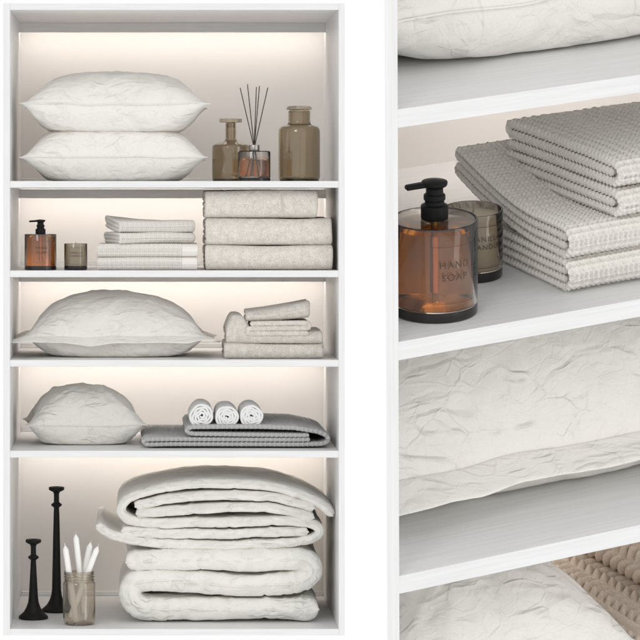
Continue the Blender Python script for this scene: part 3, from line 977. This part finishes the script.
def soap(label, near=False):
    t = thing('soap_dispenser', label, 'soap dispenser', group=None)
    r, h = .0378, .0845
    wl = .0022
    part('base', lathe([(0, 0), (r - .001, 0), (r - .0002, .001), (r - .0002, .0085), (0, .0085)], 96), M['baseblk'], t)
    part('glass_jar', lathe(rounded([(0, .0088), (r, .0088), (r, h), (r - wl, h), (r - wl, .0096), (0, .0096)], .0008, 3), 96), M['clear'], t)
    part('liquid', lathe(rounded([(0, .0099), (r - wl - .0004, .0099), (r - wl - .0004, h * .92), (0, h * .92)], .0006, 3), 96), M['amber'], t)
    part('lid', lathe([(0, h - .0022), (r - wl - .0004, h - .0022), (r - wl - .0004, h - .0008), (0, h - .0008)], 96), M['smoke'], t)
    pm = part('pump', lathe(rounded([(0, h - .0004), (.0120, h - .0004), (.0120, h + .0120), (.0085, h + .0130), (.0085, h + .0165), (.0095, h + .0170), (.0095, h + .0215), (.0075, h + .0225), (.0075, h + .0280), (.0110, h + .0295), (.0115, h + .0335), (0, h + .0350)], .0012, 4), 48), M['black'], t)
    # nozzle to the left
    nv = box(-.0270, -.004, -.0042, .0042, h + .0290, h + .0335, .0012)
    nv[0][:, 1] *= np.where(nv[0][:, 0] < -.015, .75, 1.0); nv[0][:, 2] -= np.where(nv[0][:, 0] < -.015, .0012, 0)
    part('nozzle', nv, M['black'], pm, False)
    part('dip_tube', lathe([(0, .02), (.003, .02), (.003, h - .003), (0, h - .003)], 20), M['brass'], t)
    text_on_cylinder([('HAND', .0088, .052), ('SOAP', .0088, .0408), ('AMBER CEDAR', .0030, .029) if False else ('- - - -', .003, .029)], r + .00012, t, 'label_print', M['print'], .10, (.0205, .0175, .0690, .00032))
    return t


def candle_jar(label):
    t = thing('scented_candle', label, 'candle')
    r, h = .0273, .0625; wl = .0018
    part('base', lathe([(0, 0), (r - .0008, 0), (r - .0002, .001), (r - .0002, .0085), (0, .0085)], 80), M['baseblk'], t)
    part('glass_jar', lathe(rounded([(0, .0088), (r, .0088), (r, h), (r - wl, h), (r - wl, .0096), (0, .0096)], .0007, 3), 80), M['smoke'], t)
    part('wax', lathe(rounded([(0, .0099), (r - wl - .0003, .0099), (r - wl - .0003, h * .90), (.004, h * .88), (0, h * .88)], .0006, 3), 80), M['wax2'], t)
    part('wick', rod((0, 0, h * .86), (.001, 0, h + .004), .0007, .0006, 8), M['wick'], t)
    text_on_cylinder([('VANILLA', .0066, .0405), ('CANDLE', .0066, .0330), ('- - - -', .0026, .019)], r + .00012, t, 'label_print', M['print'], .05, (.0165, .0135, .0525, .0004))
    return t


s1 = soap('small amber hand soap dispenser with black pump at the left of the second shelf'); s1.location = (LX(40.6, .06), .055, ZF[1] + .0004)
c1 = candle_jar('small brown glass candle between soap dispenser and waffle towels'); c1.location = (LX(75.8, .06), .05, ZF[1] + .0004)
s2 = copy_tree(s1); s2['label'] = 'large close-up amber HAND SOAP dispenser with black pump against the white stile'
sx, sy = near_pt(434.5, 311, NF[1]); put_near(s2, sx, sy, NF[1] + .0004, math.radians(-8))
c2 = copy_tree(c1); c2['label'] = 'close-up VANILLA CANDLE in a glass jar partly behind the soap dispenser'
sx, sy = near_pt(472.5, 275, NF[1]); put_near(c2, sx, sy, NF[1] + .0004, math.radians(-6))


def hollow(prof, wall):
    """outer profile from the bottom axis to the rim, then back inside"""
    inner = [(max(0.0, r - wall) if r > 0 else 0, z + (wall * 1.5 if i < 2 else 0)) for i, (r, z) in enumerate(prof)]
    return prof + inner[::-1]


k1 = KY(.17)
# carafe with a flanged stopper
t = thing('glass_carafe', 'brown glass carafe with slim neck and flat disc stopper behind the reed diffuser', 'bottle', (LX(230.8, .2), .20, ZF[0] + .0004))
bz = lambda py: (181.2 - py) * k1
R = 18.8 * k1
body = rounded([(0, .003), (R, .003), (R, bz(146.5)), (R * .94, bz(144.5)), (6.6 * k1, bz(140.8)), (5.3 * k1, bz(138)), (5.3 * k1, bz(122.5))], .002, 4)
part('body', lathe(hollow(body, .0026), 80), M['brown'], t)
part('base', lathe([(0, 0), (R * .98, 0), (R * .98, .0028), (0, .0028)], 64), M['baseblk'], t)
part('stopper', lathe(rounded([(0, bz(127)), (4.2 * k1, bz(127)), (4.2 * k1, bz(122.3)), (11.4 * k1, bz(122.0)), (11.4 * k1, bz(118.4)), (0, bz(118.0))], .0012, 4), 64), M['brown'], t)
# apothecary bottle
t = thing('apothecary_bottle', 'tall wide brown glass apothecary bottle at the right of the top shelf', 'bottle', (LX(299, .17), .16, ZF[0] + .0004))
R = 20.8 * k1
body = [(0, .0045), (R * .97, .0045), (R, .012), (R, bz(133)), (R * .985, bz(129.5)), (R * .90, bz(126.8)), (12.4 * k1, bz(124.8)), (11 * k1, bz(122.5)), (11 * k1, bz(111))]
part('body', lathe(hollow(rounded(body, .003, 4), .003), 96), M['brown'], t)
part('base', lathe([(0, 0), (R * .95, 0), (R * .95, .0042), (0, .0042)], 64), M['baseblk'], t)
part('stopper', lathe(rounded([(0, bz(112.5)), (9.8 * k1, bz(112.5)), (9.8 * k1, bz(110.0)), (12.6 * k1, bz(109.6)), (12.6 * k1, bz(107.2)), (11 * k1, bz(106.2)), (0, bz(106.0))], .0012, 4), 64), M['brown'], t)
# reed diffuser
t = thing('reed_diffuser', 'glass reed diffuser with amber liquid and dark sticks on the top shelf', 'diffuser', (LX(254.2, .07), .07, ZF[0] + .0004))
R = 16 * k1; wl = .002
part('base', lathe([(0, 0), (R * .99, 0), (R * .99, .0075), (0, .0075)], 64), M['baseblk'], t)
part('glass_jar', lathe(rounded([(0, .0078), (R, .0078), (R, bz(152.2)), (R - wl, bz(152.2)), (R - wl, .0108), (0, .0108)], .0008, 3), 80), M['clear'], t)
part('liquid', lathe(rounded([(0, .0112), (R - wl - .0004, .0112), (R - wl - .0004, bz(161)), (0, bz(161))], .0006, 3), 80), M['amber'], t)
part('lid', lathe([(5.3 * k1, bz(152.6)), (R - wl - .0003, bz(152.6)), (R - wl - .0003, bz(151.6)), (5.3 * k1, bz(151.6))], 64), M['iron'], t)
part('collar', lathe(rounded([(3.6 * k1, bz(152.4)), (5.2 * k1, bz(152.4)), (5.2 * k1, bz(145.6)), (3.6 * k1, bz(145.6)), (3.6 * k1, bz(152.4))], .0006, 3), 40), M['steel'], t)
for px, py, b, dy in ((190, 47, -7, .004), (225, 33, -3.5, -.004), (277, 42, 1.5, .006), (287, 42, 3, -.006), (335, 47, 8, .002)):
    tx = (205 + px * .1875 - 254.2) * k1; tzp = bz(80 + py * .1875)
    part('reed', rod((-tx * .45, -dy * 2, .013), (tx, dy * 6, tzp), .0011, .0011, 10), M['reed'], t)


def candlestick(px, base_py, y, h_px, label):
    q = KY(y); t = thing('candlestick', label, 'candlestick', (LX(px, y), y, ZF[4] + .0004), 0, 'black iron candlesticks in the bottom bay')
    H = h_px * q
    bot = [(0, 0), (14.6 * q, 0), (14.8 * q, 1.2 * q), (14.6 * q, 2.6 * q), (12.5 * q, 4.2 * q), (9.5 * q, 7 * q), (7.2 * q, 11 * q), (5.4 * q, 16 * q), (4.6 * q, 22 * q)]
    mid = [(2.9 * q, H - 26 * q), (2.6 * q, H - 20.8 * q), (5.4 * q, H - 18.6 * q), (5.4 * q, H - 17.4 * q), (2.7 * q, H - 15.2 * q), (2.6 * q, H - 7 * q), (3.6 * q, H - 5.2 * q)]
    part('stem', lathe(rounded(bot + mid + [(0, H - 5.0 * q)], .0012, 3), 56), M['iron'], t)
    part('candle_cup', lathe(rounded([(0, H - 4.9 * q), (4.2 * q, H - 4.9 * q), (7.7 * q, H - 3.0 * q), (7.9 * q, H - .8 * q), (7.3 * q, H), (4.2 * q, H), (3.8 * q, H - 2 * q), (0, H - 2 * q)], .0008, 3), 48), M['iron'], t)


candlestick(33.4, 618.6, .18, 79.2, 'short black candlestick in the bottom left corner')
candlestick(56.5, 611.6, .31, 124.5, 'tall black candlestick behind the candle jar')

# jar of candles
q = KY(.07); JX, JY, JZ = LX(79.2, .085), .085, ZF[4] + .0004
t = thing('mason_jar', 'smoky glass screw top jar holding white taper candles', 'jar', (JX, JY, JZ))
R = 16.2 * q
prof = [(0, 0), (R * .93, 0), (R, 2.2 * q), (R, 40 * q), (R * .985, 41.6 * q), (14.6 * q, 43 * q), (14.2 * q, 44 * q), (14.2 * q, 52 * q)]
part('glass', lathe(hollow(rounded(prof, .0016, 4), .0022), 80), M['smoke'], t)
for zz in (44.6, 47.4, 50.2, 52.2):
    a = np.linspace(0, 2 * math.pi, 9)
    part('screw_thread', lathe([(14.45 * q + .9 * q * math.cos(x), (zz + .75 * math.sin(x)) * q) for x in a], 72), M['smoke'], t)
GC = 'white taper candles in the jar'
for (x0, y0, x1, y1, dy0, dy1, lab) in ((262, 600, 217, 296, -.010, -.012, 'leftmost white taper candle leaning out of the jar'), (293, 572, 261, 252, .012, .004, 'tallest white taper candle standing in the jar'),
                                        (246, 598, 318, 290, .017, .022, 'white taper candle leaning right at the back of the jar'), (238, 585, 347, 300, -.006, -.004, 'rightmost white taper candle leaning out of the jar')):
    pX = lambda v: LX(15 + v * .2342, .085); pZ = lambda v: LZ(480 + v * .2342, .085)
    b = Vector((pX(x0), JY + dy0, max(JZ + .006, pZ(y0)))); e = Vector((pX(x1), JY + dy1, pZ(y1)))
    c = thing('taper_candle', lab, 'candle', b, 0, GC)
    d = e - b
    part('wax', rod((0, 0, 0), d, 3.1 * q, 2.9 * q, 24, .011), M['wax'], c)
    u = d.normalized()
    part('wick', rod(d + u * .0105, d + u * .0165, .0006, .0005, 6), M['wax'], c)
